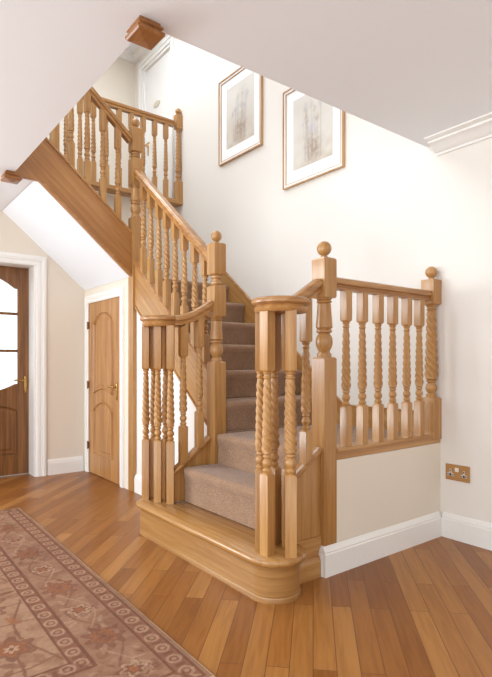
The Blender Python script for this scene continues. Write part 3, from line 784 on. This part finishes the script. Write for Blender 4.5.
obj('baluster', MB().turned(turned_profile(.2, .585, 1.034, 1.307, .026, True, 1.35), -2.982, 1.655), oak_z, b, smooth=38)
for y, zl_, zu_ in ((1.704, .675, 1.115), (1.824, .762, 1.175)):
    zb = lt(y)+.016; tz = 1.312 if y < 1.75 else 1.372
    link('baluster', baluster_mesh(zl_-zb, zu_-zb, tz-zb, slope_y=.6), (-2.857, y, zb), b)

# ---------------------------------------------------------------- pictures on the back wall
def picture(x0, x1, z0, z1, label, seed):
    p = empty('framed_picture', ((x0+x1)/2, YW, z0), label, 'picture', 'botanical prints on the stair wall')
    fr = MB(); y = YW
    def border(i, o, t0, t1):
        fr.box(x0+i, x0+o, y-t1, y-t0, z0+i, z1-i); fr.box(x1-o, x1-i, y-t1, y-t0, z0+i, z1-i)
        fr.box(x0+o, x1-o, y-t1, y-t0, z0+i, z0+o); fr.box(x0+o, x1-o, y-t1, y-t0, z1-o, z1-i)
    border(0, .007, .001, .030); border(.027, .031, .001, .022)
    obj('frame', fr, frame_oak, p, smooth=0)
    fr = MB(); border(.007, .027, .001, .020); obj('frame_inlay', fr, trim_m, p, smooth=0)
    obj('mount', MB().box(x0+.031, x1-.031, y-.012, y-.001, z0+.031, z1-.031), mount_m, p, smooth=0)
    nx, ny = 61, 85; ax0, ax1, az0, az1 = x0+.115, x1-.115, z0+.125, z1-.115
    u = np.linspace(0, 1, nx)[:, None]*np.ones((1, ny)); v = np.ones((nx, 1))*np.linspace(0, 1, ny)[None, :]
    c = lambda t: np.array(lin(t)[:3]); n1 = noise2(nx, ny, 9, seed); n2 = noise2(nx, ny, 3, seed+1); n3 = noise2(nx, ny, 18, seed+2)
    col = np.zeros((nx, ny, 3)); col[:] = c((232, 224, 214))
    def put(m_, cc, a=1.): 
        q = (np.clip(m_, 0, 1)*a)[..., None]; col[:] = col*(1-q)+cc*q
    put(n3, c((214, 202, 188)), .6); put(np.clip((.55-v)*2, 0, 1)*n1, c((196, 176, 150)), .75)
    rg = np.random.RandomState(seed)
    for k in range(16):
        xx = .5+rg.uniform(-.20, .22); top_ = rg.uniform(.45, .85); lean = rg.uniform(-.15, .15)
        put((np.abs(u-(xx+lean*v)) < .010)*(v < top_)*(v > .05), c((178, 160, 150)), .3)
        put(np.exp(-(((u-xx-lean*top_)/.05)**2+((v-top_)/.05)**2))*n2*1.4, c([(200, 196, 206), (186, 170, 150)][k % 2]), .7)
    put(np.exp(-(((u-.52)/.2)**2+((v-.22)/.2)**2))*(.4+n2), c((150, 120, 96)), .7)
    col *= .86
    V = [(ax0+(ax1-ax0)*i/(nx-1), y-.0135, az0+(az1-az0)*j/(ny-1)) for i in range(nx) for j in range(ny)]
    F = [(i*ny+j, (i+1)*ny+j, (i+1)*ny+j+1, i*ny+j+1) for i in range(nx-1) for j in range(ny-1)]
    org = Vector(((ax0+ax1)/2, y-.0135, az0))
    me = bpy.data.meshes.new('artwork'); me.from_pydata([tuple(Vector(q)-org) for q in V], [], F)
    at = me.color_attributes.new('ink', 'FLOAT_COLOR', 'POINT'); cc = np.ones((nx*ny, 4), np.float32); cc[:, :3] = col.reshape(-1, 3); at.data.foreach_set('color', cc.ravel())
    me.materials.append(vcol_mat('printed_paper', 'ink', .6)); link('artwork', me, org, p)
picture(-4.236, -3.578, 3.010, 3.825, 'left framed pale botanical print, higher on the stair wall', 21)
picture(-3.288, -2.622, 2.530, 3.345, 'right framed pale botanical print, lower and nearer the ceiling edge', 33)

# ---------------------------------------------------------------- double socket
so = empty('wall_socket', (-1.72, YW, .357), 'oak-plated double power socket on the back wall above the skirting', 'socket')
obj('plate', MB().box(-1.800, -1.644, YW-.010, YW-.0005, .358, .455), oak_x, so, smooth=0, bevel=.003)
obj('switch', MB().box(-1.735, -1.711, YW-.016, YW-.0101, .413, .438), white_plastic, so, smooth=0, bevel=.002)
for cx in (-1.766, -1.678):
    ins = MB()
    ins.box(cx-.006, cx+.006, YW-.0125, YW-.0101, .385, .425)
    ins.box(cx-.020, cx+.020, YW-.0125, YW-.0101, .385, .400)
    s_ = obj('outlet', ins, white_plastic, so, smooth=0)
    for dx, dz, wx, wz in ((0, .416, .0035, .006), (-.014, .392, .0055, .003), (.014, .392, .0055, .003)):
        obj('pin_hole', MB().box(cx+dx-wx, cx+dx+wx, YW-.0138, YW-.0126, dz-wz, dz+wz), hole_m, s_, smooth=0)
